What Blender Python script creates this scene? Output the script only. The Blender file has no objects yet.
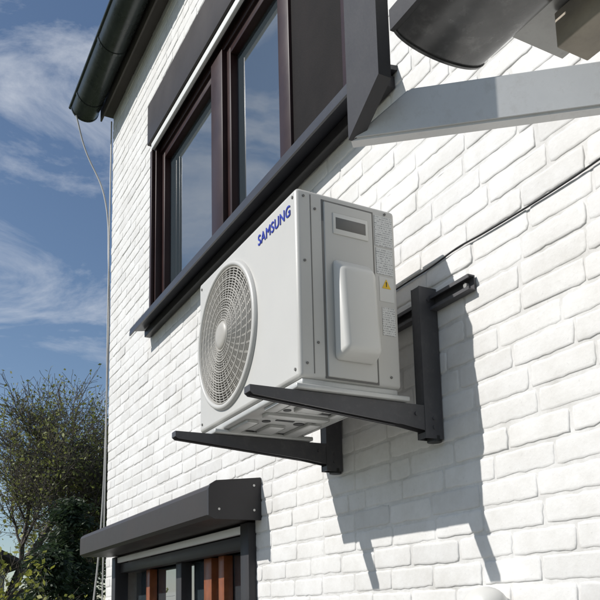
import bpy, bmesh, math, random
import numpy as np
from mathutils import Vector, Matrix
random.seed(7); rng=np.random.default_rng(7)
scene=bpy.context.scene
col=scene.collection
try:
    scene.view_settings.view_transform='Standard'; scene.view_settings.look='None'; scene.view_settings.exposure=0
except Exception: pass

# ---------------------------------------------------------------- camera
yaw,pit,roll=map(math.radians,(30.19,9.48,-1.77))
F=Vector((-math.cos(yaw)*math.cos(pit),math.sin(yaw)*math.cos(pit),math.sin(pit)))
R=Vector((math.sin(yaw),math.cos(yaw),0)); Up=R.cross(F)
R2=R*math.cos(roll)+Up*math.sin(roll); U2=R2.cross(F)
cam=bpy.data.cameras.new("camera"); cam.lens=794/600*36; cam.sensor_width=36
cam.shift_x=-37/600; cam.shift_y=174/600; cam.clip_start=.05; cam.clip_end=2000
co=bpy.data.objects.new("camera",cam); col.objects.link(co)
M=Matrix((R2,U2,-F)).transposed().to_4x4(); co.matrix_world=M
scene.camera=co

# ---------------------------------------------------------------- materials
def nm(name):
    m=bpy.data.materials.new(name); m.use_nodes=True
    nt=m.node_tree; return m,nt,nt.nodes["Principled BSDF"]
def N(nt,t,**k):
    return nt.nodes.new(t)
def mat(name,colr,rough=.5,metal=0,var=.12,vscale=6,bump=0,bscale=80,dirt=0,ior=None,dark=None,spec=None):
    m,nt,b=nm(name)
    tc=N(nt,'ShaderNodeTexCoord')
    n1=N(nt,'ShaderNodeTexNoise'); n1.inputs['Scale'].default_value=vscale; n1.inputs['Detail'].default_value=5; n1.inputs['Roughness'].default_value=.65
    nt.links.new(tc.outputs['Object'],n1.inputs['Vector'])
    rp=N(nt,'ShaderNodeValToRGB')
    c=np.array(colr[:3])
    lo=c*(1-var); hi=np.minimum(c*(1+var),1)
    rp.color_ramp.elements[0].position=.3; rp.color_ramp.elements[0].color=(*lo,1)
    rp.color_ramp.elements[1].position=.7; rp.color_ramp.elements[1].color=(*hi,1)
    nt.links.new(n1.outputs['Fac'],rp.inputs['Fac']); last=rp.outputs['Color']
    if dirt:
        n2=N(nt,'ShaderNodeTexNoise'); n2.inputs['Scale'].default_value=vscale*4; n2.inputs['Detail'].default_value=7; n2.inputs['Roughness'].default_value=.75
        nt.links.new(tc.outputs['Object'],n2.inputs['Vector'])
        r2=N(nt,'ShaderNodeValToRGB'); r2.color_ramp.elements[0].position=.52; r2.color_ramp.elements[1].position=.8
        r2.color_ramp.elements[0].color=(0,0,0,1); r2.color_ramp.elements[1].color=(dirt,)*3+(1,)
        nt.links.new(n2.outputs['Fac'],r2.inputs['Fac'])
        mx=N(nt,'ShaderNodeMixRGB'); nt.links.new(r2.outputs['Color'],mx.inputs['Fac']); nt.links.new(last,mx.inputs['Color1'])
        mx.inputs['Color2'].default_value=(*(dark or tuple(c*.45)),1); last=mx.outputs['Color']
    nt.links.new(last,b.inputs['Base Color'])
    b.inputs['Roughness'].default_value=rough; b.inputs['Metallic'].default_value=metal
    if ior: b.inputs['IOR'].default_value=ior
    if spec is not None: b.inputs['Specular IOR Level'].default_value=spec
    mr=N(nt,'ShaderNodeMapRange'); mr.inputs['To Min'].default_value=max(rough-.1,0); mr.inputs['To Max'].default_value=min(rough+.12,1)
    nt.links.new(n1.outputs['Fac'],mr.inputs['Value']); nt.links.new(mr.outputs['Result'],b.inputs['Roughness'])
    if bump:
        n3=N(nt,'ShaderNodeTexNoise'); n3.inputs['Scale'].default_value=bscale; n3.inputs['Detail'].default_value=4
        nt.links.new(tc.outputs['Object'],n3.inputs['Vector'])
        bp=N(nt,'ShaderNodeBump'); bp.inputs['Strength'].default_value=bump; bp.inputs['Distance'].default_value=.004
        nt.links.new(n3.outputs['Fac'],bp.inputs['Height']); nt.links.new(bp.outputs['Normal'],b.inputs['Normal'])
    return m

def brickmat(name,base,mort=False):
    m,nt,b=nm(name)
    tc=N(nt,'ShaderNodeTexCoord')
    def noise(s,d=6,r=.6):
        n=N(nt,'ShaderNodeTexNoise'); n.inputs['Scale'].default_value=s; n.inputs['Detail'].default_value=d; n.inputs['Roughness'].default_value=r
        nt.links.new(tc.outputs['Object'],n.inputs['Vector']); return n
    mid=noise(5,7,.72); fine=noise(75,5,.65)
    r=N(nt,'ShaderNodeValToRGB'); c=np.array(base)
    r.color_ramp.elements[0].position=.33; r.color_ramp.elements[0].color=(*(c*(np.array([.72,.71,.69]) if mort else np.array([.86,.85,.83]))),1)
    r.color_ramp.elements[1].position=.6; r.color_ramp.elements[1].color=(*c,1)
    nt.links.new(mid.outputs['Fac'],r.inputs['Fac'])
    at=N(nt,'ShaderNodeAttribute'); at.attribute_name='tone'
    mu=N(nt,'ShaderNodeMixRGB'); mu.blend_type='MULTIPLY'; mu.inputs['Fac'].default_value=0 if mort else 1
    nt.links.new(r.outputs['Color'],mu.inputs['Color1']); nt.links.new(at.outputs['Color'],mu.inputs['Color2'])
    r2=N(nt,'ShaderNodeValToRGB'); r2.color_ramp.elements[0].position=.60; r2.color_ramp.elements[1].position=.78
    r2.color_ramp.elements[0].color=(0,0,0,1); r2.color_ramp.elements[1].color=(.45,.45,.45,1)
    nt.links.new(fine.outputs['Fac'],r2.inputs['Fac'])
    mx=N(nt,'ShaderNodeMixRGB'); nt.links.new(r2.outputs['Color'],mx.inputs['Fac']); nt.links.new(mu.outputs['Color'],mx.inputs['Color1']); mx.inputs['Color2'].default_value=(.42,.41,.38,1)
    nt.links.new(mx.outputs['Color'],b.inputs['Base Color'])
    b.inputs['Roughness'].default_value=.6
    lump=noise(22,2,.5)
    b1=N(nt,'ShaderNodeBump'); b1.inputs['Strength'].default_value=.22; b1.inputs['Distance'].default_value=.005
    nt.links.new(lump.outputs['Fac'],b1.inputs['Height'])
    b2=N(nt,'ShaderNodeBump'); b2.inputs['Strength'].default_value=.4; b2.inputs['Distance'].default_value=.002
    nt.links.new(fine.outputs['Fac'],b2.inputs['Height']); nt.links.new(b1.outputs['Normal'],b2.inputs['Normal'])
    nt.links.new(b2.outputs['Normal'],b.inputs['Normal'])
    return m
M_brick=brickmat("painted_brick",(.785,.775,.755))
M_mort=brickmat("painted_mortar",(.72,.71,.69),True)
M_anth=mat("anthracite_metal",(.040,.038,.040),.42,0,.12,5,.06,200,.12,spec=.3)
M_box=mat("shutter_box_metal",(.048,.042,.040),.45,0,.1,4,.05,200,.2,spec=.25)
M_frame=mat("dark_brown_frame",(.032,.014,.013),.38,0,.15,5,spec=.35)
M_sill=mat("sill_metal",(.028,.029,.035),.35,0,.15,5,.05,150,.2)
M_gut=mat("gutter_metal",(.035,.042,.04),.28,.3,.2,6,.1,30,.3,dark=(.12,.12,.11))
M_cgut=mat("canopy_gutter_metal",(.10,.10,.10),.25,.6,.3,5,.15,14,.4,dark=(.3,.3,.29))
M_csoff=mat("canopy_soffit_sheet",(.30,.30,.29),.35,.4,.2,6,.1,20,.4,dark=(.12,.11,.1))
M_white=mat("white_strip",(.78,.78,.76),.4,0,.05,5)
M_soff=mat("soffit_board",(.09,.078,.07),.6,0,.15,5)
M_wood=mat("orange_wood",(.22,.065,.02),.35,0,.3,12)
M_ac=mat("ac_paint",(.555,.545,.515),.42,0,.03,3,.05,300,.1,dark=(.40,.38,.33))
M_acl=mat("ac_cover_plastic",(.66,.65,.615),.35,0,.02,4)
M_grille=mat("grille_plastic",(.42,.40,.36),.45,0,.05,6)
M_pan=mat("base_pan_steel",(.56,.56,.54),.4,.25,.1,10,.05,100,.25)
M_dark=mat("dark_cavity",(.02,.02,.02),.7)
M_fan=mat("fan_blade",(.10,.10,.095),.5)
M_slot=mat("handle_slot_grey",(.16,.155,.145),.6)
M_brk=mat("bracket_powder_coat",(.070,.068,.073),.45,0,.12,8,.12,400,.25,dark=(.2,.19,.18))
M_zinc=mat("zinc_bolt",(.55,.55,.54),.35,.8)
M_logo=mat("logo_blue",(.01,.03,.36),.4)
M_yel=mat("warning_yellow",(.8,.5,.02),.5)
M_blk=mat("black_rubber",(.015,.015,.015),.5)
M_silver=mat("silver_aluminium",(.64,.64,.63),.38,.1,.07,6,.05,120,.45,dark=(.36,.33,.29))
M_post=mat("canopy_post_grey",(.040,.039,.041),.4,0,.1,6,.05,120,.1,spec=.3)
M_tan=mat("weathered_timber",(.36,.32,.26),.7,0,.2,12,.3,60,.3)
M_roof=mat("roof_tiles",(.06,.045,.04),.7,0,.3,8,.4,20)
M_wire=mat("zinc_wire",(.45,.44,.42),.5,.3)
M_screen=mat("insect_screen",(.014,.012,.012),.7,0,.45,3.5,.3,500,spec=.1)

def glassmat():
    m,nt,b=nm("window_glass")
    b.inputs['Base Color'].default_value=(.045,.06,.07,1); b.inputs['Roughness'].default_value=.015; b.inputs['IOR'].default_value=4.8
    tc=N(nt,'ShaderNodeTexCoord'); n=N(nt,'ShaderNodeTexNoise'); n.inputs['Scale'].default_value=1.6
    nt.links.new(tc.outputs['Object'],n.inputs['Vector']); bp=N(nt,'ShaderNodeBump'); bp.inputs['Strength'].default_value=.1; bp.inputs['Distance'].default_value=.02
    nt.links.new(n.outputs['Fac'],bp.inputs['Height']); nt.links.new(bp.outputs['Normal'],b.inputs['Normal'])
    return m
M_glass=glassmat()
def labelmat():
    m,nt,b=nm("printed_label")
    tc=N(nt,'ShaderNodeTexCoord')
    n=N(nt,'ShaderNodeTexNoise'); n.inputs['Scale'].default_value=1; n.inputs['Detail'].default_value=2
    sx=N(nt,'ShaderNodeSeparateXYZ'); nt.links.new(tc.outputs['Object'],sx.inputs[0])
    def math_(op,a,v=None,b_=None):
        q=N(nt,'ShaderNodeMath'); q.operation=op; nt.links.new(a,q.inputs[0])
        if v is not None: q.inputs[1].default_value=v
        if b_ is not None: nt.links.new(b_,q.inputs[1])
        return q.outputs[0]
    zz=math_('MULTIPLY',sx.outputs['Z'],130); fr=math_('FRACT',zz); band=math_('GREATER_THAN',fr,.55)
    fl=math_('FLOOR',zz); yy=math_('MULTIPLY',sx.outputs['Y'],300); fm=math_('MULTIPLY',fl,7.3)
    cxn=N(nt,'ShaderNodeCombineXYZ'); nt.links.new(yy,cxn.inputs[0]); nt.links.new(fm,cxn.inputs[1]); nt.links.new(cxn.outputs[0],n.inputs['Vector'])
    g=math_('GREATER_THAN',n.outputs['Fac'],.5); t=math_('MULTIPLY',band,None,g)
    mx=N(nt,'ShaderNodeMixRGB'); mx.inputs['Color1'].default_value=(.68,.68,.66,1); mx.inputs['Color2'].default_value=(.32,.32,.32,1)
    nt.links.new(t,mx.inputs['Fac']); nt.links.new(mx.outputs['Color'],b.inputs['Base Color']); b.inputs['Roughness'].default_value=.35
    return m
M_label=labelmat()
def leafmat(name,c,c2):
    m,nt,b=nm(name)
    at=N(nt,'ShaderNodeAttribute'); at.attribute_name='tone'
    mx=N(nt,'ShaderNodeMixRGB'); mx.inputs['Color1'].default_value=(*c,1); mx.inputs['Color2'].default_value=(*c2,1)
    nt.links.new(at.outputs['Fac'],mx.inputs['Fac']); nt.links.new(mx.outputs['Color'],b.inputs['Base Color']); b.inputs['Roughness'].default_value=.55
    tr=N(nt,'ShaderNodeBsdfTranslucent'); nt.links.new(mx.outputs['Color'],tr.inputs['Color'])
    ms=N(nt,'ShaderNodeMixShader'); ms.inputs[0].default_value=.45
    nt.links.new(b.outputs[0],ms.inputs[1]); nt.links.new(tr.outputs[0],ms.inputs[2]); nt.links.new(ms.outputs[0],nt.nodes['Material Output'].inputs[0])
    return m
M_leafA=leafmat("spring_leaf",(.13,.15,.04),(.32,.34,.10))
M_leafB=leafmat("conifer_needles",(.018,.034,.018),(.06,.09,.035))
M_leafC=leafmat("yellow_green_leaf",(.20,.22,.03),(.44,.44,.09))
M_bark=mat("bark",(.10,.085,.07),.85,0,.3,10,.4,30)

# ---------------------------------------------------------------- helpers
def empty(name,loc):
    e=bpy.data.objects.new(name,None); e.location=loc; e.empty_display_size=.2; col.objects.link(e); return e
def link(o,parent=None):
    col.objects.link(o)
    if parent:
        o.parent=parent; o.matrix_parent_inverse=Matrix.Translation(-parent.location)
    return o
def meshobj(name,verts,faces,m,parent=None,smooth=False):
    me=bpy.data.meshes.new(name); me.from_pydata([tuple(v) for v in verts],[],faces); me.update()
    if m: me.materials.append(m)
    if smooth:
        for p in me.polygons: p.use_smooth=True
    o=bpy.data.objects.new(name,me); return link(o,parent)
def bmobj(name,bm,m,parent=None,smooth=False,angle=40):
    me=bpy.data.meshes.new(name); bm.normal_update(); bm.to_mesh(me); bm.free()
    if m: me.materials.append(m)
    if smooth:
        for p in me.polygons: p.use_smooth=True
        try: me.set_sharp_from_angle(angle=math.radians(angle))
        except Exception: pass
    o=bpy.data.objects.new(name,me); return link(o,parent)
def addbox(bm,x0,x1,y0,y1,z0,z1,bev=0,seg=2):
    r=bmesh.ops.create_cube(bm,size=1)
    vs=r['verts']
    for v in vs: v.co=Vector(((x0+x1)/2+v.co.x*(x1-x0),(y0+y1)/2+v.co.y*(y1-y0),(z0+z1)/2+v.co.z*(z1-z0)))
    if bev:
        es=list({e for v in vs for e in v.link_edges})
        bmesh.ops.bevel(bm,geom=es,offset=bev,segments=seg,affect='EDGES',profile=.5)
def box(name,x0,x1,y0,y1,z0,z1,m,parent=None,bev=.003,seg=2):
    bm=bmesh.new(); addbox(bm,x0,x1,y0,y1,z0,z1,bev,seg); return bmobj(name,bm,m,parent,True,50)
def boxes(name,L,m,parent=None,bev=.002):
    bm=bmesh.new()
    for b in L: addbox(bm,*b,bev)
    return bmobj(name,bm,m,parent,True,50)
def cylinder(bm,c,axis,r,h,seg=16):
    ax=Vector(axis).normalized(); q=Vector((0,0,1)).rotation_difference(ax).to_matrix().to_4x4()
    bmesh.ops.create_cone(bm,cap_ends=True,segments=seg,radius1=r,radius2=r,depth=h,matrix=Matrix.Translation(c)@q)
def prism(name,prof,axis,a,b,m,parent=None,smooth=False):
    n=len(prof); V=[]
    for t in (a,b):
        for p in prof: V.append((t,p[0],p[1]) if axis=='x' else (p[0],t,p[1]))
    Fc=[list(range(n)),list(range(2*n-1,n-1,-1))]+[[i,i+n,(i+1)%n+n,(i+1)%n] for i in range(n)]
    bm=bmesh.new(); vs=[bm.verts.new(v) for v in V]
    for f in Fc: bm.faces.new([vs[i] for i in f])
    bmesh.ops.recalc_face_normals(bm,faces=bm.faces)
    return bmobj(name,bm,m,parent,smooth,35)
def tube(name,pts,r,m,parent=None):
    c=bpy.data.curves.new(name,'CURVE'); c.dimensions='3D'; c.bevel_depth=r; c.bevel_resolution=3
    s=c.splines.new('BEZIER'); s.bezier_points.add(len(pts)-1)
    for i,p in enumerate(pts):
        s.bezier_points[i].co=p; s.bezier_points[i].handle_left_type='AUTO'; s.bezier_points[i].handle_right_type='AUTO'
    dg=bpy.data.objects.new(name,c); col.objects.link(dg)
    me=bpy.data.meshes.new_from_object(dg.evaluated_get(bpy.context.evaluated_depsgraph_get()))
    bpy.data.objects.remove(dg)
    me.materials.clear(); me.materials.append(m)
    for p in me.polygons: p.use_smooth=True
    return link(bpy.data.objects.new(name,me),parent)

# ---------------------------------------------------------------- house
YW=1.6; GZ=-1.6
house=empty("brick_house",(-3,4,GZ))
XL,XR,ZT=-6.5,3.0,4.36
openings=[(-5.30,-2.25,2.03,3.73),(-6.15,-3.56,-1.55,.60)]
L,H=.25,.0785; J=.0085
verts=[];faces=[];tones=[]
def add_brick(x0,x1,z0,z1):
    w=x1-x0;h=z1-z0
    if w<.03 or h<.02: return
    nx=max(2,int(w/.022)); nz=2 if h<.05 else 4
    per=[]
    for i in range(nx): per.append((x0+w*i/nx,z0))
    for i in range(nz): per.append((x1,z0+h*i/nz))
    for i in range(nx): per.append((x1-w*i/nx,z1))
    for i in range(nz): per.append((x0,z1-h*i/nz))
    n=len(per); P=np.array(per); c=np.array([(x0+x1)/2,(z0+z1)/2])
    jit=rng.normal(0,.0014,(n,2)); dx,dz=rng.normal(0,.0014,2); rot=rng.normal(0,.005)
    corner=[0,nx,nx+nz,2*nx+nz]
    dep=rng.normal(0,.0008); tx,tz=rng.normal(0,.006),rng.normal(0,.012)
    yj=rng.normal(0,.0003,n)
    base=len(verts)
    for inset,y in ((-.001,.0048),(.0008,.0019),(.0028,.0004),(.009,0)):
        for k in range(n):
            q=P[k]+jit[k]*(1 if inset<.009 else .3)
            d=q-c
            sx=1-2*inset/w; sz=1-2*inset/h
            ci=.002 if k in corner and inset<.005 else 0
            qx=c[0]+d[0]*sx-np.sign(d[0])*ci+dx; qz=c[1]+d[1]*sz-np.sign(d[1])*ci+dz+rot*d[0]
            yy=YW+y+(dep+tx*d[0]*.5+tz*d[1]*.5+yj[k] if y<.0045 else 0)
            verts.append((qx,yy,qz))
    for r in range(3):
        for k in range(n):
            k2=(k+1)%n
            faces.append((base+r*n+k,base+r*n+k2,base+(r+1)*n+k2,base+(r+1)*n+k))
    faces.append(tuple(base+3*n+k for k in range(n)))
    t=1-abs(rng.normal(0,.045)); tones.extend([t]*(4*n))
zrow=GZ; row=0
while zrow<ZT-.02:
    z0=zrow+J/2; z1=min(zrow+H-J/2,ZT)
    x=XL-(L/2 if row%2 else 0)+rng.normal(0,.008)
    while x<XR:
        wl=L+rng.normal(0,.005)
        if rng.random()<.03: wl=L/2
        segs=[(max(x+J/2,XL),min(x+wl-J/2,XR))]
        for (a,b,c,d) in openings:
            if z1>c and z0<d:
                ns=[]
                for s0,s1 in segs:
                    if s1<=a or s0>=b: ns.append((s0,s1))
                    else:
                        if s0<a: ns.append((s0,a))
                        if s1>b: ns.append((b,s1))
                segs=ns
        for s0,s1 in segs:
            if s1>s0: add_brick(s0,s1,z0,z1)
        x+=wl
    zrow+=H; row+=1
me=bpy.data.meshes.new("front_wall_bricks"); me.from_pydata(verts,[],faces); me.update(); me.materials.append(M_brick)
for p in me.polygons: p.use_smooth=True
a=me.attributes.new('tone','FLOAT_COLOR','POINT'); a.data.foreach_set('color',np.repeat(np.array(tones),4).astype(np.float32))
link(bpy.data.objects.new("front_wall_bricks",me),house)
yb0,yb1=YW+.0032,YW+.30
u,l=openings
mw=[(XL,XR,yb0,yb1,u[3],ZT),(XL,u[0],yb0,yb1,u[2],u[3]),(u[1],XR,yb0,yb1,u[2],u[3]),(XL,XR,yb0,yb1,l[3],u[2]),
    (XL,l[0],yb0,yb1,GZ,l[3]),(l[1],XR,yb0,yb1,GZ,l[3])]
boxes("wall_mortar",mw,M_mort,house,0)
boxes("side_walls",[(XL+.001,XL+.3,yb1+.001,9,GZ,ZT),(XR-.3,XR,yb1+.001,9,GZ,ZT),(XL+.3,XR-.3,8.7,9,GZ,ZT)],M_mort,house,0)
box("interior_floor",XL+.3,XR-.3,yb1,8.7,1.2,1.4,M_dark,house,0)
prism("roof",[(1.34,4.50),(1.34,4.56),(5.3,7.4),(9.4,4.56),(9.4,4.50),(5.3,7.3)],'x',XL-.06,XR+.3,M_roof,house)
box("soffit",XL-.05,XR,1.512,YW+.3,ZT+.002,ZT+.03,M_soff,house)
box("fascia",XL-.05,XR,1.497,1.511,ZT-.06,ZT+.14,M_soff,house)
pr=[];cy_,cz_,rr=1.375,4.42,.118
for i in range(17):
    t=math.pi+math.pi*i/16; pr.append((cy_+rr*math.cos(t),cz_+rr*math.sin(t)))
for i in range(17):
    t=2*math.pi-math.pi*i/16; pr.append((cy_+(rr-.006)*math.cos(t),cz_+(rr-.006)*math.sin(t)))
prism("roof_gutter",pr,'x',XL-.1,XR+.2,M_gut,house,True)
pr2=[(cy_+(rr+.004)*math.cos(math.pi+math.pi*i/16),cz_+(rr+.004)*math.sin(math.pi+math.pi*i/16)) for i in range(17)]
prism("gutter_end_cap",pr2,'x',XL-.115,XL-.10,M_gut,house,True)
bm=bmesh.new(); cylinder(bm,Vector(((XL+XR)/2,cy_-rr,cz_)),(1,0,0),.015,XR-XL+.3,10); bmobj("gutter_bead",bm,M_gut,house,True)
bm=bmesh.new()
for i in range(12):
    xx=XL+.1+i*.75; ring=[]
    for k in range(13):
        t=math.pi+math.pi*k/12; ring.append((cy_+(rr+.005)*math.cos(t),cz_+(rr+.005)*math.sin(t)))
    for k in range(12):
        v=[bm.verts.new((xx,*ring[k])),bm.verts.new((xx+.03,*ring[k])),bm.verts.new((xx+.03,*ring[k+1])),bm.verts.new((xx,*ring[k+1]))]; bm.faces.new(v)
bmobj("gutter_brackets",bm,M_gut,house,True)
tube("corner_wire",[(-6.60,1.30,4.33),(-6.61,1.38,4.05),(-6.54,1.54,3.6),(-6.525,1.585,3.0),(-6.525,1.588,1.6),(-6.54,1.56,.6),(-6.58,1.47,-.5),(-6.6,1.42,-1.6)],.007,M_wire,house)
tube("corner_wire_2",[(-6.505,1.585,4.3),(-6.508,1.582,2.5),(-6.506,1.585,1.2),(-6.512,1.58,.2),(-6.51,1.58,-1.6)],.006,M_wire,house)
# upper window
ux0,ux1,uz0,uz1=-5.30,-2.25,2.03,3.40
box("upper_shutter_box",ux0-.02,ux1+.02,1.56,1.80,uz1+.0,3.72,M_box,house,.004)
boxes("upper_window_frame",[
 (ux0,ux0+.07,1.60,1.70,uz0,uz1),(ux1-.07,ux1,1.60,1.70,uz0,uz1),
 (ux0+.07,ux1-.07,1.63,1.70,uz0,uz0+.06),(ux0+.07,ux1-.07,1.63,1.70,uz1-.09,uz1),
 (-4.17,-3.99,1.615,1.70,uz0+.06,uz1-.09),(-3.21,-3.09,1.60,1.70,uz0+.06,uz1-.09),(-2.60,-2.50,1.60,1.70,uz0+.06,uz1-.09)],M_frame,house,.004)
sash=[]
for a,b in ((ux0+.07,-4.17),(-3.99,-3.21)):
    sash+= [(a,a+.06,1.645,1.72,uz0+.06,uz1-.09),(b-.05,b,1.645,1.72,uz0+.06,uz1-.09),(a+.06,b-.05,1.645,1.72,uz0+.06,uz0+.12),(a+.06,b-.05,1.645,1.72,uz1-.15,uz1-.09)]
boxes("upper_window_sashes",sash,M_frame,house,.004)
for i,(a,b) in enumerate(((ux0+.13,-4.22),(-3.93,-3.26))):
    box("upper_glass_%d"%i,a,b,1.69,1.70,uz0+.12,uz1-.15,M_glass,house,0)
box("upper_glass_2",-2.50,ux1-.07,1.66,1.67,uz0+.06,uz1-.09,M_glass,house,0)
box("insect_screen_panel",-3.09,-2.60,1.615,1.63,uz0+.06,uz1-.09,M_screen,house,0)
box("roller_shutter_bottom_bar",ux0+.03,-3.12,1.575,1.599,uz1-.055,uz1-.004,M_white,house,.004)
box("shutter_guide_left",ux0+.005,ux0+.045,1.575,1.599,uz0,uz1-.06,M_frame,house,.003)
prism("upper_sill",[(1.70,uz0-.001),(1.46,uz0-.05),(1.455,uz0-.10),(1.465,uz0-.10),(1.47,uz0-.065),(1.605,uz0-.04),(1.605,uz0-.06),(1.70,uz0-.06)],'x',ux0-.06,ux1+.05,M_sill,house)
box("sill_fascia_board",ux0-.03,ux1+.03,1.555,1.598,uz0-.105,uz0-.055,M_anth,house,.003)
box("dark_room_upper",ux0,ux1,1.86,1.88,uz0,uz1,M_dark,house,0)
# lower opening
lx0,lx1=-6.15,-3.56
prism("lower_shutter_box",[(1.598,.625),(1.37,.60),(1.345,.585),(1.335,.565),(1.335,.445),(1.36,.43),(1.598,.43)],'x',-6.22,-3.50,M_box,house)
prism("lower_shutter_box_cap",[(1.597,.632),(1.367,.607),(1.337,.588),(1.328,.566),(1.328,.440),(1.36,.423),(1.597,.423)],'x',-3.50,-3.485,M_anth,house)
bm=bmesh.new()
for z in (.47,.59): cylinder(bm,Vector((-3.484,1.56,z)),(1,0,0),.006,.004,10)
cylinder(bm,Vector((-3.484,1.38,.47)),(1,0,0),.006,.004,10)
bmobj("cap_screws",bm,M_zinc,house,True)
boxes("lower_window_frame",[(-3.66,-3.56,1.56,1.66,-1.55,.42),(-6.15,-6.05,1.56,1.66,-1.55,.42),(-6.05,-3.66,1.60,1.66,.30,.37),(-4.85,-4.75,1.63,1.70,-1.55,.30),(-6.05,-3.66,1.63,1.70,-.6,-.5)],M_anth,house,.003)
box("lower_white_rail",-6.05,-3.66,1.575,1.60,.375,.415,M_white,house,.003)
boxes("lower_wood_frame",[(-4.45,-4.33,1.665,1.72,-1.55,.30),(-4.22,-4.14,1.665,1.72,-1.55,.30),(-5.6,-5.52,1.665,1.72,-1.55,.30)],M_wood,house,.003)
box("lower_glass",-6.05,-3.66,1.725,1.735,-1.55,.30,M_glass,house,0)
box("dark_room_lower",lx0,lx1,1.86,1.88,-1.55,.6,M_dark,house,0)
pts=[]
xx=-2.95
while xx<1.0:
    pts.append((xx,1.594,1.142+rng.normal(0,.0035))); xx+=.13
wc=tube("wall_cable",pts,.0032,M_blk,house)

lampE=empty("outdoor_wall_lamp",(-1.80,1.55,-.02))
bm=bmesh.new(); bmesh.ops.create_uvsphere(bm,u_segments=24,v_segments=14,radius=.075,matrix=Matrix.Translation((-1.80,1.53,-.015))@Matrix.Diagonal((1,.8,.8,1)))
bmobj("globe",bm,M_acl,lampE,True)
bm=bmesh.new(); cylinder(bm,Vector((-1.80,1.58,-.03)),(0,1,0),.045,.036,24); bmobj("base",bm,M_acl,lampE,True)

# ---------------------------------------------------------------- AC unit
ac=empty("air_conditioner_outdoor_unit",(-2.47,1.25,.68))
X0,X1,Y0,Y1,Z0,Z1=-2.90,-2.04,1.07,1.44,.685,1.30
bm=bmesh.new(); addbox(bm,X0,X1,Y0,Y1,Z0,Z1,.013,3)
bm.normal_update(); bmesh.ops.delete(bm,geom=[f for f in bm.faces if f.normal.y<-.999],context='FACES_ONLY')
bmobj("casing",bm,M_ac,ac,True,60)
cx,cz,rad=-2.615,.995,.262
bm=bmesh.new(); b_=.013
outer=[(X0+b_,Z0+b_),(X1-b_,Z0+b_),(X1-b_,Z1-b_),(X0+b_,Z1-b_)]
vo=[bm.verts.new((x,Y0,z)) for x,z in outer]; NN=96
vi=[bm.verts.new((cx+rad*math.cos(2*math.pi*i/NN),Y0,cz+rad*math.sin(2*math.pi*i/NN))) for i in range(NN)]
es=[bm.edges.new((vo[i],vo[(i+1)%4])) for i in range(4)]+[bm.edges.new((vi[i],vi[(i+1)%NN])) for i in range(NN)]
bmesh.ops.triangle_fill(bm,edges=es,use_beauty=True)
bmesh.ops.recalc_face_normals(bm,faces=bm.faces)
bmobj("front_panel",bm,M_ac,ac)
def revolve(name,prof,c,m,parent,seg=96):
    V=[];Fc=[];n=len(prof)
    for i in range(seg):
        t=2*math.pi*i/seg
        for r,y in prof: V.append((c[0]+r*math.cos(t),y,c[1]+r*math.sin(t)))
    for i in range(seg):
        for k in range(n-1): Fc.append((i*n+k,((i+1)%seg)*n+k,((i+1)%seg)*n+k+1,i*n+k+1))
    return meshobj(name,V,Fc,m,parent,True)
revolve("grille_rim",[(rad+.014,Y0-.0005),(rad+.011,Y0-.010),(rad+.004,Y0-.015),(rad-.004,Y0-.014),(rad-.008,Y0-.006),(rad-.009,Y0+.03)],(cx,cz),M_ac,ac)
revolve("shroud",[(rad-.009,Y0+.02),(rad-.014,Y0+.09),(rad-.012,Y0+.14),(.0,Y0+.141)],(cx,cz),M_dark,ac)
V=[];Fc=[]
def ringt(r,y,w):
    seg=96; s=6; b0=len(V)
    for i in range(seg):
        t=2*math.pi*i/seg
        for k in range(s):
            a=2*math.pi*k/s; rr_=r+w*math.cos(a)
            V.append((cx+rr_*math.cos(t),y+w*1.3*math.sin(a),cz+rr_*math.sin(t)))
    for i in range(seg):
        for k in range(s):
            Fc.append((b0+i*s+k,b0+((i+1)%seg)*s+k,b0+((i+1)%seg)*s+(k+1)%s,b0+i*s+(k+1)%s))
def domy(r): return Y0-.004-.016*math.cos(min(r/rad,1)*math.pi/2)
rs=np.linspace(.058,rad-.012,21)
for j,r in enumerate(rs): ringt(r,domy(r),.0021 if j%4 else .0034)
def spoke(t0,r0,r1,w,curl):
    b0=len(V); n=10
    for i in range(n+1):
        r=r0+(r1-r0)*i/n; t=t0+curl*((r-r0)/(rad))
        px,pz=cx+r*math.cos(t),cz+r*math.sin(t); nx_,nz_=-math.sin(t)*w,math.cos(t)*w; y=domy(r)+.001
        V.extend([(px-nx_,y-.002,pz-nz_),(px+nx_,y-.002,pz+nz_),(px+nx_,y+.006,pz+nz_),(px-nx_,y+.006,pz-nz_)])
    for i in range(n):
        for k in range(4):
            Fc.append((b0+i*4+k,b0+i*4+(k+1)%4,b0+(i+1)*4+(k+1)%4,b0+(i+1)*4+k))
for i in range(80):
    t=2*math.pi*i/80; main=i%10==0
    r0=.05 if i%2==0 else .12
    spoke(t,r0,rad-.006,.0032 if main else .0015,.35)
meshobj("fan_grille",V,Fc,M_grille,ac)
revolve("grille_hub",[(0,Y0-.030),(.03,Y0-.029),(.046,Y0-.026),(.054,Y0-.019),(.055,Y0-.01)],(cx,cz),M_grille,ac,64)
V=[];Fc=[]
for b in range(3):
    t0=b*2*math.pi/3+.4; b0=len(V)
    for i in range(9):
        r=.05+.185*i/8
        for k in range(9):
            t=t0+(k/8)*(1.5-.3*i/8)+.35*i/8; V.append((cx+r*math.cos(t),Y0+.05+.06*k/8,cz+r*math.sin(t)))
    for i in range(8):
        for k in range(8): Fc.append((b0+i*9+k,b0+(i+1)*9+k,b0+(i+1)*9+k+1,b0+i*9+k+1))
meshobj("fan_blades",V,Fc,M_fan,ac,True)
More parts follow.
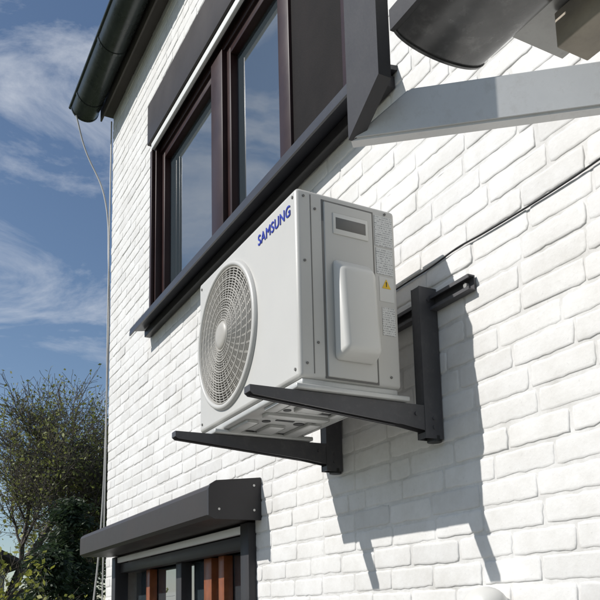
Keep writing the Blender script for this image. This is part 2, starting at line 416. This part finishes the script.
bm=bmesh.new(); cylinder(bm,Vector((cx,Y0+.08,cz)),(0,1,0),.055,.09,32); bmobj("fan_hub",bm,M_fan,ac,True)
bm=bmesh.new()
for (xx,zz) in ((X0+.03,Z1-.03),(X1-.03,Z0+.03),(X0+.03,Z0+.03),(X1-.025,Z1-.025)): cylinder(bm,Vector((xx,Y0-.001,zz)),(0,1,0),.005,.004,12)
for (yy,zz) in ((1.095,1.275),(1.095,1.06),(1.095,.73),(1.19,.70),(1.40,.72),(1.40,1.282),(1.135,1.24),(1.135,.80)): cylinder(bm,Vector((X1+.001,yy,zz)),(1,0,0),.0042,.004,12)
bmobj("casing_screws",bm,M_slot,ac,True)
# logo
tc_=bpy.data.curves.new("logo_text",'FONT'); tc_.body="SAMSUNG"; tc_.size=1; tc_.extrude=.02; tc_.offset=0; tc_.space_character=1.08
to=bpy.data.objects.new("logo_tmp",tc_); col.objects.link(to); bpy.context.view_layer.update()
me=bpy.data.meshes.new_from_object(to.evaluated_get(bpy.context.evaluated_depsgraph_get())); bpy.data.objects.remove(to)
w=max(v.co.x for v in me.vertices)-min(v.co.x for v in me.vertices); h=max(v.co.y for v in me.vertices)
x0=min(v.co.x for v in me.vertices)
me.materials.clear(); me.materials.append(M_logo)
for k,(ox,oz) in enumerate(((0,0),(.0022,.0),(.0011,.0014))):
    m2=me.copy()
    for v in m2.vertices: v.co=Vector((-2.325+(v.co.x-x0)/w*.243+ox,Y0-.0012-k*.0003-v.co.z*.03,1.222+v.co.y/h*.036+oz))
    link(bpy.data.objects.new("logo_text_%d"%k,m2),ac)
box("service_panel",X1-.002,X1+.006,1.165,1.346,.695,1.272,M_ac,ac,.004,3)
box("service_panel_seam",X1-.001,X1+.0012,1.158,1.353,.689,1.279,M_slot,ac,.0005,1)
box("front_panel_seam",X1-.001,X1+.001,1.118,1.121,.70,1.285,M_slot,ac,0)
box("handle_recess_rim",X1+.005,X1+.009,1.195,1.328,1.168,1.240,M_acl,ac,.003,2)
box("handle_recess",X1+.008,X1+.0096,1.205,1.318,1.185,1.225,M_slot,ac,.001,1)
bm=bmesh.new(); addbox(bm,X1+.004,X1+.07,1.185,1.338,.745,1.085,0)
for v in bm.verts:
    if v.co.x>X1+.05:
        v.co.z=.772 if v.co.z<.9 else 1.045
        v.co.y=1.200 if v.co.y<1.26 else 1.326
        if v.co.z>1: v.co.x-=.022
bmesh.ops.bevel(bm,geom=list(bm.edges),offset=.016,segments=4,affect='EDGES',profile=.5)
bmobj("valve_cover",bm,M_acl,ac,True,80)
box("rating_label",X1+.0002,X1+.0014,1.358,1.426,1.165,1.272,M_label,ac,0)
box("rating_label_lower",X1+.0002,X1+.0014,1.360,1.424,1.068,1.158,M_label,ac,0)
box("small_label",X1+.0002,X1+.0014,1.375,1.424,.86,.955,M_label,ac,0)
box("warning_label",X1+.0002,X1+.001,1.368,1.424,.975,1.06,M_acl,ac,0)
bm=bmesh.new(); vs=[bm.verts.new((X1+.0018,y,z)) for y,z in ((1.378,1.020),(1.412,1.020),(1.395,1.053))]; bm.faces.new(vs); bmobj("warning_triangle",bm,M_yel,ac)
bm=bmesh.new(); vs=[bm.verts.new((X1+.0022,y,z)) for y,z in ((1.3935,1.026),(1.3965,1.026),(1.397,1.043),(1.393,1.043))]; bm.faces.new(vs); bmobj("warning_bolt",bm,M_blk,ac)
box("base_pan",X0+.01,X1-.008,Y0+.01,Y1-.01,Z0-.022,Z0+.001,M_pan,ac,.006,2)
bm=bmesh.new()
def stad(bm,xc,yc,lx,ly,z,t):
    addbox(bm,xc-lx/2,xc+lx/2,yc-ly/2,yc+ly/2,z-t,z,min(lx,ly,2*t)*.45,3)
zb=Z0-.0215
for (xc,yc,lx,ly) in ((-2.80,1.25,.09,.24),(-2.62,1.13,.2,.05),(-2.60,1.36,.24,.06),(-2.62,1.245,.12,.07),(-2.42,1.25,.05,.25),(-2.28,1.12,.16,.05),(-2.30,1.37,.14,.05),(-2.28,1.24,.1,.1),(-2.13,1.25,.05,.22)):
    stad(bm,xc,yc,lx,ly,zb,.012)
bmobj("pan_embossing",bm,M_pan,ac,True,60)
bm=bmesh.new()
for (xc,yc,r) in ((-2.70,1.19,.022),(-2.52,1.18,.016),(-2.52,1.31,.02),(-2.35,1.18,.014),(-2.20,1.31,.016),(-2.2,1.18,.012),(-2.47,1.35,.012)):
    cylinder(bm,Vector((xc,yc,zb-.001)),(0,0,1),r,.004,20)
for (xc,yc,lx,ly) in ((-2.35,1.30,.018,.09),(-2.49,1.24,.016,.07),(-2.71,1.32,.05,.02),(-2.18,1.245,.018,.06)): addbox(bm,xc-lx/2,xc+lx/2,yc-ly/2,yc+ly/2,zb-.003,zb+.001,0)
bmobj("pan_drain_holes",bm,M_blk,ac,True)
boxes("feet",[(-2.755,-2.685,1.05,1.46,Z0-.040,Z0-.024),(-2.10,-2.025,1.05,1.46,Z0-.040,Z0-.024)],M_pan,ac,.004)

# ---------------------------------------------------------------- wall brackets
br=empty("air_conditioner_wall_bracket",(-2.38,1.6,.64))
ZA=.643
def arm(xr,tag):
    xl=xr-.042; t=.003
    bm=bmesh.new()
    def web(xa,xb):
        prof=[(.905,ZA-.001),(1.53,ZA-.001),(1.53,ZA-.085),(1.44,ZA-.072),(.915,ZA-.028),(.905,ZA-.02)]
        vs=[[bm.verts.new((x,y,z)) for y,z in prof] for x in (xa,xb)]
        n=len(prof); bm.faces.new(vs[0]); bm.faces.new(vs[1][::-1])
        for i in range(n): bm.faces.new((vs[0][i],vs[1][i],vs[1][(i+1)%n],vs[0][(i+1)%n]))
    web(xl,xl+t); web(xr-t,xr)
    addbox(bm,xl+t,xr-t,.905,1.53,ZA-.004,ZA-.0005,0)
    addbox(bm,xl+t,xr-t,.905,.908,ZA-.02,ZA-.004,0)
    bmesh.ops.recalc_face_normals(bm,faces=bm.faces)
    bmobj("arm_"+tag,bm,M_brk,br)
    bm=bmesh.new()
    for (xa,xb) in ((xl+t,xl+.011),(xr-.011,xr-t)):
        vs=[bm.verts.new(p) for p in ((xa,.92,ZA-.0265),(xb,.92,ZA-.0265),(xb,1.43,ZA-.0695),(xa,1.43,ZA-.0695))]; bm.faces.new(vs)
    bmobj("arm_lips_"+tag,bm,M_brk,br)
    bm=bmesh.new()
    addbox(bm,xl-.002,xl+.001,1.525,1.597,ZA-.11,1.055,0); addbox(bm,xr-.001,xr+.002,1.525,1.597,ZA-.11,1.055,0)
    addbox(bm,xl+.001,xr-.001,1.526,1.529,ZA-.0,1.054,0)
    addbox(bm,xl+.001,xr-.001,1.526,1.529,ZA-.109,ZA-.09,0)
    bmobj("upright_"+tag,bm,M_brk,br)
    bm=bmesh.new()
    for (y,z) in ((1.56,.60),(1.56,.57),(1.56,1.01),(1.49,.61)): cylinder(bm,Vector((xr+.003,y,z)),(1,0,0),.006,.006,6)
    bmobj("bolts_"+tag,bm,M_brk,br)
    bm=bmesh.new(); cylinder(bm,Vector(((xl+xr)/2,1.575,.535)),(0,0,1),.024,.02,20); bmobj("rubber_foot_"+tag,bm,M_blk,br,True)
    bm=bmesh.new()
    for y in (1.10,1.40):
        cylinder(bm,Vector(((xl+xr)/2,y,ZA-.012)),(0,0,1),.006,.05,12); cylinder(bm,Vector(((xl+xr)/2,y,ZA-.02)),(0,0,1),.013,.008,6)
    bmobj("mount_bolts_"+tag,bm,M_zinc,br,True)
arm(-2.04,"right"); arm(-2.70,"left")
prism("wall_rail",[(1.596,.975),(1.568,.975),(1.568,.986),(1.572,.986),(1.572,.979),(1.592,.979),(1.592,1.021),(1.572,1.021),(1.572,1.014),(1.568,1.014),(1.568,1.026),(1.596,1.026)],'x',-2.95,-1.835,M_brk,br)
bm=bmesh.new()
for x in (-1.865,-2.9): cylinder(bm,Vector((x,1.585,1.0)),(0,1,0),.009,.012,6)
bmobj("rail_bolts",bm,M_zinc,br)
tube("refrigerant_pipe",[(-2.60,1.43,.9),(-2.58,1.50,.92),(-2.5,1.56,.86),(-2.45,1.60,.86)],.016,M_acl,ac)

# ---------------------------------------------------------------- canopy frame (top right)
can=empty("patio_canopy",(-.5,1.2,1.0))
prism("post",[(-1.285,.955),(-1.285,2.7),(-1.165,2.7),(-1.165,1.03)],'y',.80,.83,M_post,can)
A=Vector((-1.285,.80,.955)); B=Vector((-.605,1.60,.955)); d=(B-A).normalized(); n_=Vector((-d.y,d.x,0))
bm=bmesh.new()
s0=[A+n_*(-o)+Vector((0,0,z)) for o,z in [(0,0),(0,.10),(-.035,.10),(-.035,0)]]
s0[1]+=d*.13; s0[2]+=d*.13
s1=[B+n_*(-o)+Vector((0,0,z)) for o,z in [(0,0),(0,.10),(-.035,.10),(-.035,0)]]
pts2=[[bm.verts.new(p) for p in s0],[bm.verts.new(p) for p in s1]]
bm.faces.new(pts2[0]); bm.faces.new(pts2[1][::-1])
for i in range(4): bm.faces.new((pts2[0][i],pts2[1][i],pts2[1][(i+1)%4],pts2[0][(i+1)%4]))
bmesh.ops.recalc_face_normals(bm,faces=bm.faces); bmesh.ops.bevel(bm,geom=list(bm.edges),offset=.005,segments=2,affect='EDGES')
bmobj("support_arm",bm,M_silver,can,True,40)
box("top_beam",-1.285,-1.165,.831,1.599,2.58,2.7,M_post,can)
gy,gz,gr,gh=1.13,1.355,.135,.04
outerp=[(gy+gr*math.cos(math.pi+math.pi*i/20),gz+gh*math.sin(math.pi+math.pi*i/20)) for i in range(21)]
innerp=[(gy+(gr-.005)*math.cos(2*math.pi-math.pi*i/20),gz+(gh-.005)*math.sin(2*math.pi-math.pi*i/20)) for i in range(21)]
prism("canopy_gutter",outerp+innerp,'x',-1.37,1.2,M_cgut,can,True)
prism("canopy_gutter_cap",[(gy+(y-gy)*1.03,gz+(z-gz)*1.1) for y,z in outerp],'x',-1.378,-1.37,M_cgut,can,True)
prism("canopy_front_lip",[(.985,1.345),(.985,1.40),(1.0,1.40),(1.0,1.345)],'x',-1.379,1.2,M_post,can)
box("canopy_soffit_sheet",-1.27,1.2,1.27,1.44,1.357,1.362,M_csoff,can,0)
box("canopy_beam",-1.16,1.2,1.30,1.40,1.262,1.352,M_tan,can)
prism("canopy_roof",[(1.005,1.43),(1.005,1.45),(1.599,1.60),(1.599,1.58)],'x',-1.15,1.2,M_anth,can)

# ---------------------------------------------------------------- ground
def gmat(name,a,b,s,rough=.9):
    m,nt,bs=nm(name); tc=N(nt,'ShaderNodeTexCoord'); n=N(nt,'ShaderNodeTexNoise'); n.inputs['Scale'].default_value=s; n.inputs['Detail'].default_value=6
    nt.links.new(tc.outputs['Object'],n.inputs['Vector']); r=N(nt,'ShaderNodeValToRGB'); r.color_ramp.elements[0].position=.35;r.color_ramp.elements[1].position=.65
    r.color_ramp.elements[0].color=(*a,1); r.color_ramp.elements[1].color=(*b,1); nt.links.new(n.outputs['Fac'],r.inputs['Fac']); nt.links.new(r.outputs['Color'],bs.inputs['Base Color']); bs.inputs['Roughness'].default_value=rough
    return m
meshobj("ground",[(-900,-900,GZ-.01),(900,-900,GZ-.01),(900,900,GZ-.01),(-900,900,GZ-.01)],[(0,1,2,3)],gmat("grass_ground",(.05,.07,.025),(.08,.10,.04),.8))
pm,nt,bs=nm("paving_slabs"); tc=N(nt,'ShaderNodeTexCoord'); bk=N(nt,'ShaderNodeTexBrick'); bk.inputs['Scale'].default_value=1; bk.inputs['Brick Width'].default_value=.6; bk.inputs['Row Height'].default_value=.4; bk.inputs['Mortar Size'].default_value=.008
bk.inputs['Color1'].default_value=(.20,.19,.18,1); bk.inputs['Color2'].default_value=(.15,.148,.14,1); bk.inputs['Mortar'].default_value=(.07,.065,.06,1)
nt.links.new(tc.outputs['Object'],bk.inputs['Vector']); nt.links.new(bk.outputs['Color'],bs.inputs['Base Color']); bs.inputs['Roughness'].default_value=.8
meshobj("patio_paving",[(-9,-6,GZ-.004),(5,-6,GZ-.004),(5,YW,GZ-.004),(-9,YW,GZ-.004)],[(0,1,2,3)],pm)

# ---------------------------------------------------------------- trees
def tree(name,base,height,seed,leaf,nleaf=9000,leafsize=.09,spread=.55,levels=5,trunk=.2,clump=.25,up=.25):
    r=random.Random(seed); V=[];Fc=[];tips=[]
    def seg(p,q,r0,r1):
        d=(q-p)
        if d.length<1e-5: return
        dn=d.normalized(); a=dn.orthogonal().normalized(); b=dn.cross(a); s=6 if r0>.03 else 3; b0=len(V)
        for P,rr_ in ((p,r0),(q,r1)):
            for k in range(s):
                t=2*math.pi*k/s; V.append(P+(a*math.cos(t)+b*math.sin(t))*max(rr_,.007 if height>4 else .002))
        for k in range(s): Fc.append((b0+k,b0+(k+1)%s,b0+s+(k+1)%s,b0+s+k))
    def grow(p,d,L_,rad_,lev):
        n=4; q=p; dd=d.copy(); rr_=rad_
        for i in range(n):
            dd=(dd+Vector((r.gauss(0,.13),r.gauss(0,.13),r.gauss(0,.08)+up*.12))).normalized()
            q2=q+dd*L_/n; r2=rad_*(1-.45*(i+1)/n); seg(q,q2,rr_,r2); rr_=r2
            if lev>0 and i>=1-(lev<levels):
                for _ in range(1 if lev==levels else (2 if r.random()<.55 else 1)):
                    ax=dd.orthogonal(); ax.rotate(Matrix.Rotation(r.uniform(0,6.28),3,dd)); nd=(dd*math.cos(spread*1.5)+ax.normalized()*math.sin(spread*1.5)); nd.rotate(Matrix.Rotation(r.gauss(0,.15),3,'Z'))
                    grow(q2,nd.normalized(),L_*r.uniform(.5,.72),rr_*.6,lev-1)
            if lev<=1: tips.append(q2)
            q=q2
        if lev>0: grow(q,dd,L_*.68,rr_,lev-1)
    grow(Vector(base),Vector((r.gauss(0,.03),r.gauss(0,.03),1)).normalized(),height*.36,trunk,levels)
    e=empty(name,base)
    zm=max(v.z for v in V); k=height/(zm-base[2]); B_=Vector(base)
    V=[B_+(v-B_)*k for v in V]; tips=[B_+(v-B_)*k for v in tips]
    meshobj("trunk_and_limbs",V,Fc,M_bark,e,True)
    tips=np.array([tuple(t) for t in tips]); g=np.random.default_rng(seed)
    tw=g.random(len(tips))**2; tw/=tw.sum()
    idx=g.choice(len(tips),nleaf,p=tw); c=tips[idx]+g.normal(0,clump,(nleaf,3))
    tone_c=g.random(len(tips))[idx]
    a=g.normal(0,1,(nleaf,3)); a/=np.linalg.norm(a,axis=1)[:,None]; b=g.normal(0,1,(nleaf,3)); b=np.cross(a,b); b/=np.linalg.norm(b,axis=1)[:,None]
    s=(leafsize*g.uniform(.5,1.3,nleaf))[:,None]
    P=np.stack([c-a*s,c+b*s*.55,c+a*s,c-b*s*.55],1).reshape(-1,3)
    f=np.arange(nleaf*4).reshape(-1,4)
    me=bpy.data.meshes.new("leaves"); me.from_pydata(P.tolist(),[],f.tolist()); me.update(); me.materials.append(leaf)
    at=me.attributes.new('tone','FLOAT','POINT'); at.data.foreach_set('value',np.repeat(np.clip(tone_c*.6+g.random(nleaf)*.4,0,1),4).astype(np.float32))
    link(bpy.data.objects.new("leaves",me),e); return e
def conifer(name,base,height,rad_,seed,n=14000):
    g=np.random.default_rng(seed); e=empty(name,base)
    bm=bmesh.new(); bmesh.ops.create_cone(bm,cap_ends=True,segments=8,radius1=.18,radius2=.02,depth=height,matrix=Matrix.Translation((base[0],base[1],base[2]+height/2))); bmobj("trunk",bm,M_bark,e,True)
    V=[];Fc=[];T=[]
    nb=int(height*22)
    for i in range(nb):
        h=g.uniform(.08,1)**.9; rl=rad_*(1-h)**.8*g.uniform(.6,1.15)+.15; t=g.uniform(0,6.28); tone=g.random()
        for k in range(n//nb):
            u_=g.random()**.6; rr_=rl*u_; px=base[0]+rr_*math.cos(t)+g.normal(0,.1+.12*u_); py=base[1]+rr_*math.sin(t)+g.normal(0,.1+.12*u_); pz=base[2]+height*h-rr_*.35+g.normal(0,.08)
            a=Vector((math.cos(t)+g.normal(0,.5),math.sin(t)+g.normal(0,.5),-.4+g.normal(0,.4))).normalized()*.09; b=a.orthogonal().normalized()*.03; c=Vector((px,py,pz)); b.rotate(Matrix.Rotation(g.uniform(0,6.28),3,a.normalized()))
            n0=len(V); V.extend([c-a,c+b,c+a,c-b]); Fc.append((n0,n0+1,n0+2,n0+3)); T.extend([tone*.5+g.random()*.5*u_]*4)
    o=meshobj("needles",V,Fc,M_leafB,e); at=o.data.attributes.new('tone','FLOAT','POINT'); at.data.foreach_set('value',np.array(T,dtype=np.float32))
tree("deciduous_tree",(-31,3.6,GZ),11.9,3,M_leafA,13000,.075,.55,5,.24,.22)
tree("deciduous_tree.001",(-34,7.9,GZ),10.3,11,M_leafA,9000,.075,.45,5,.2,.2)
conifer("conifer_tree",(-24,4.9,GZ),4.9,1.7,5,16000)
conifer("conifer_tree.001",(-22,3.9,GZ),3.3,1.2,9,9000)
tree("flowering_shrub",(-10.4,1.35,GZ),2.6,21,M_leafC,2200,.04,.6,4,.03,.06,up=.1)
tree("deciduous_tree.002",(-20,-13,GZ),11,31,M_leafA,9000,.12,.6,5,.25,.3)
tree("deciduous_tree.003",(-13,-16,GZ),9,37,M_leafA,7000,.12,.6,5,.22,.3)
nb=empty("neighbour_house",(-30,3,GZ))
M_nw=mat("neighbour_wall",(.35,.33,.3),.8)
box("walls",-38,-30,-6,3.9,GZ,1.7,M_nw,nb,.02)
prism("roof",[(-6.6,1.7),(-1,4.5),(4.5,1.7),(4.5,1.85),(-1,4.7),(-6.6,1.85)],'x',-38.5,-29.3,M_roof,nb)
boxes("windows",[(-29.999,-29.95,2.4,3.6,-.3,.9),(-29.999,-29.95,0,1.2,-.3,.9)],M_glass,nb,0)
boxes("window_frames",[(-29.999,-29.93,2.3,2.4,-.4,1.0),(-29.999,-29.93,3.6,3.7,-.4,1.0),(-29.999,-29.93,2.4,3.6,.9,1.0),(-29.999,-29.93,2.4,3.6,-.4,-.3)],M_white,nb,0)

# ---------------------------------------------------------------- light
sd=Vector((.235,.70,-.57)).normalized()
sun=bpy.data.lights.new("sun",'SUN'); sun.energy=4.25; sun.angle=math.radians(.5); sun.color=(1,.97,.925)
so=bpy.data.objects.new("sun",sun); so.rotation_mode='QUATERNION'; so.rotation_quaternion=sd.to_track_quat('-Z','Y'); so.location=(-3,-10,9); col.objects.link(so)
w=bpy.data.worlds.new("World"); scene.world=w; w.use_nodes=True; nt=w.node_tree; bg=nt.nodes['Background']
sky=N(nt,'ShaderNodeTexSky'); sky.sky_type='NISHITA'; sky.sun_disc=False
sky.sun_elevation=math.asin(-sd.z); sky.sun_rotation=math.atan2(-sd.x,-sd.y); sky.altitude=100; sky.air_density=1; sky.dust_density=.4; sky.ozone_density=2.0
tc=N(nt,'ShaderNodeTexCoord'); mp=N(nt,'ShaderNodeMapping'); mp.inputs['Scale'].default_value=(1.6,1.6,4.2); mp.inputs['Rotation'].default_value=(.35,.1,.3)
nt.links.new(tc.outputs['Generated'],mp.inputs['Vector'])
n1=N(nt,'ShaderNodeTexNoise'); n1.inputs['Scale'].default_value=2.3; n1.inputs['Detail'].default_value=9; n1.inputs['Roughness'].default_value=.62; n1.inputs['Distortion'].default_value=.7
nt.links.new(mp.outputs['Vector'],n1.inputs['Vector'])
rp=N(nt,'ShaderNodeValToRGB'); rp.color_ramp.elements[0].position=.46; rp.color_ramp.elements[1].position=.80
rp.color_ramp.elements[0].color=(0,0,0,1); rp.color_ramp.elements[1].color=(.9,.9,.9,1)
nt.links.new(n1.outputs['Fac'],rp.inputs['Fac'])
mx=N(nt,'ShaderNodeMixRGB'); nt.links.new(rp.outputs['Color'],mx.inputs['Fac']); nt.links.new(sky.outputs['Color'],mx.inputs['Color1']); mx.inputs['Color2'].default_value=(7.5,7.8,8.3,1)
nt.links.new(mx.outputs['Color'],bg.inputs['Color']); bg.inputs['Strength'].default_value=.1
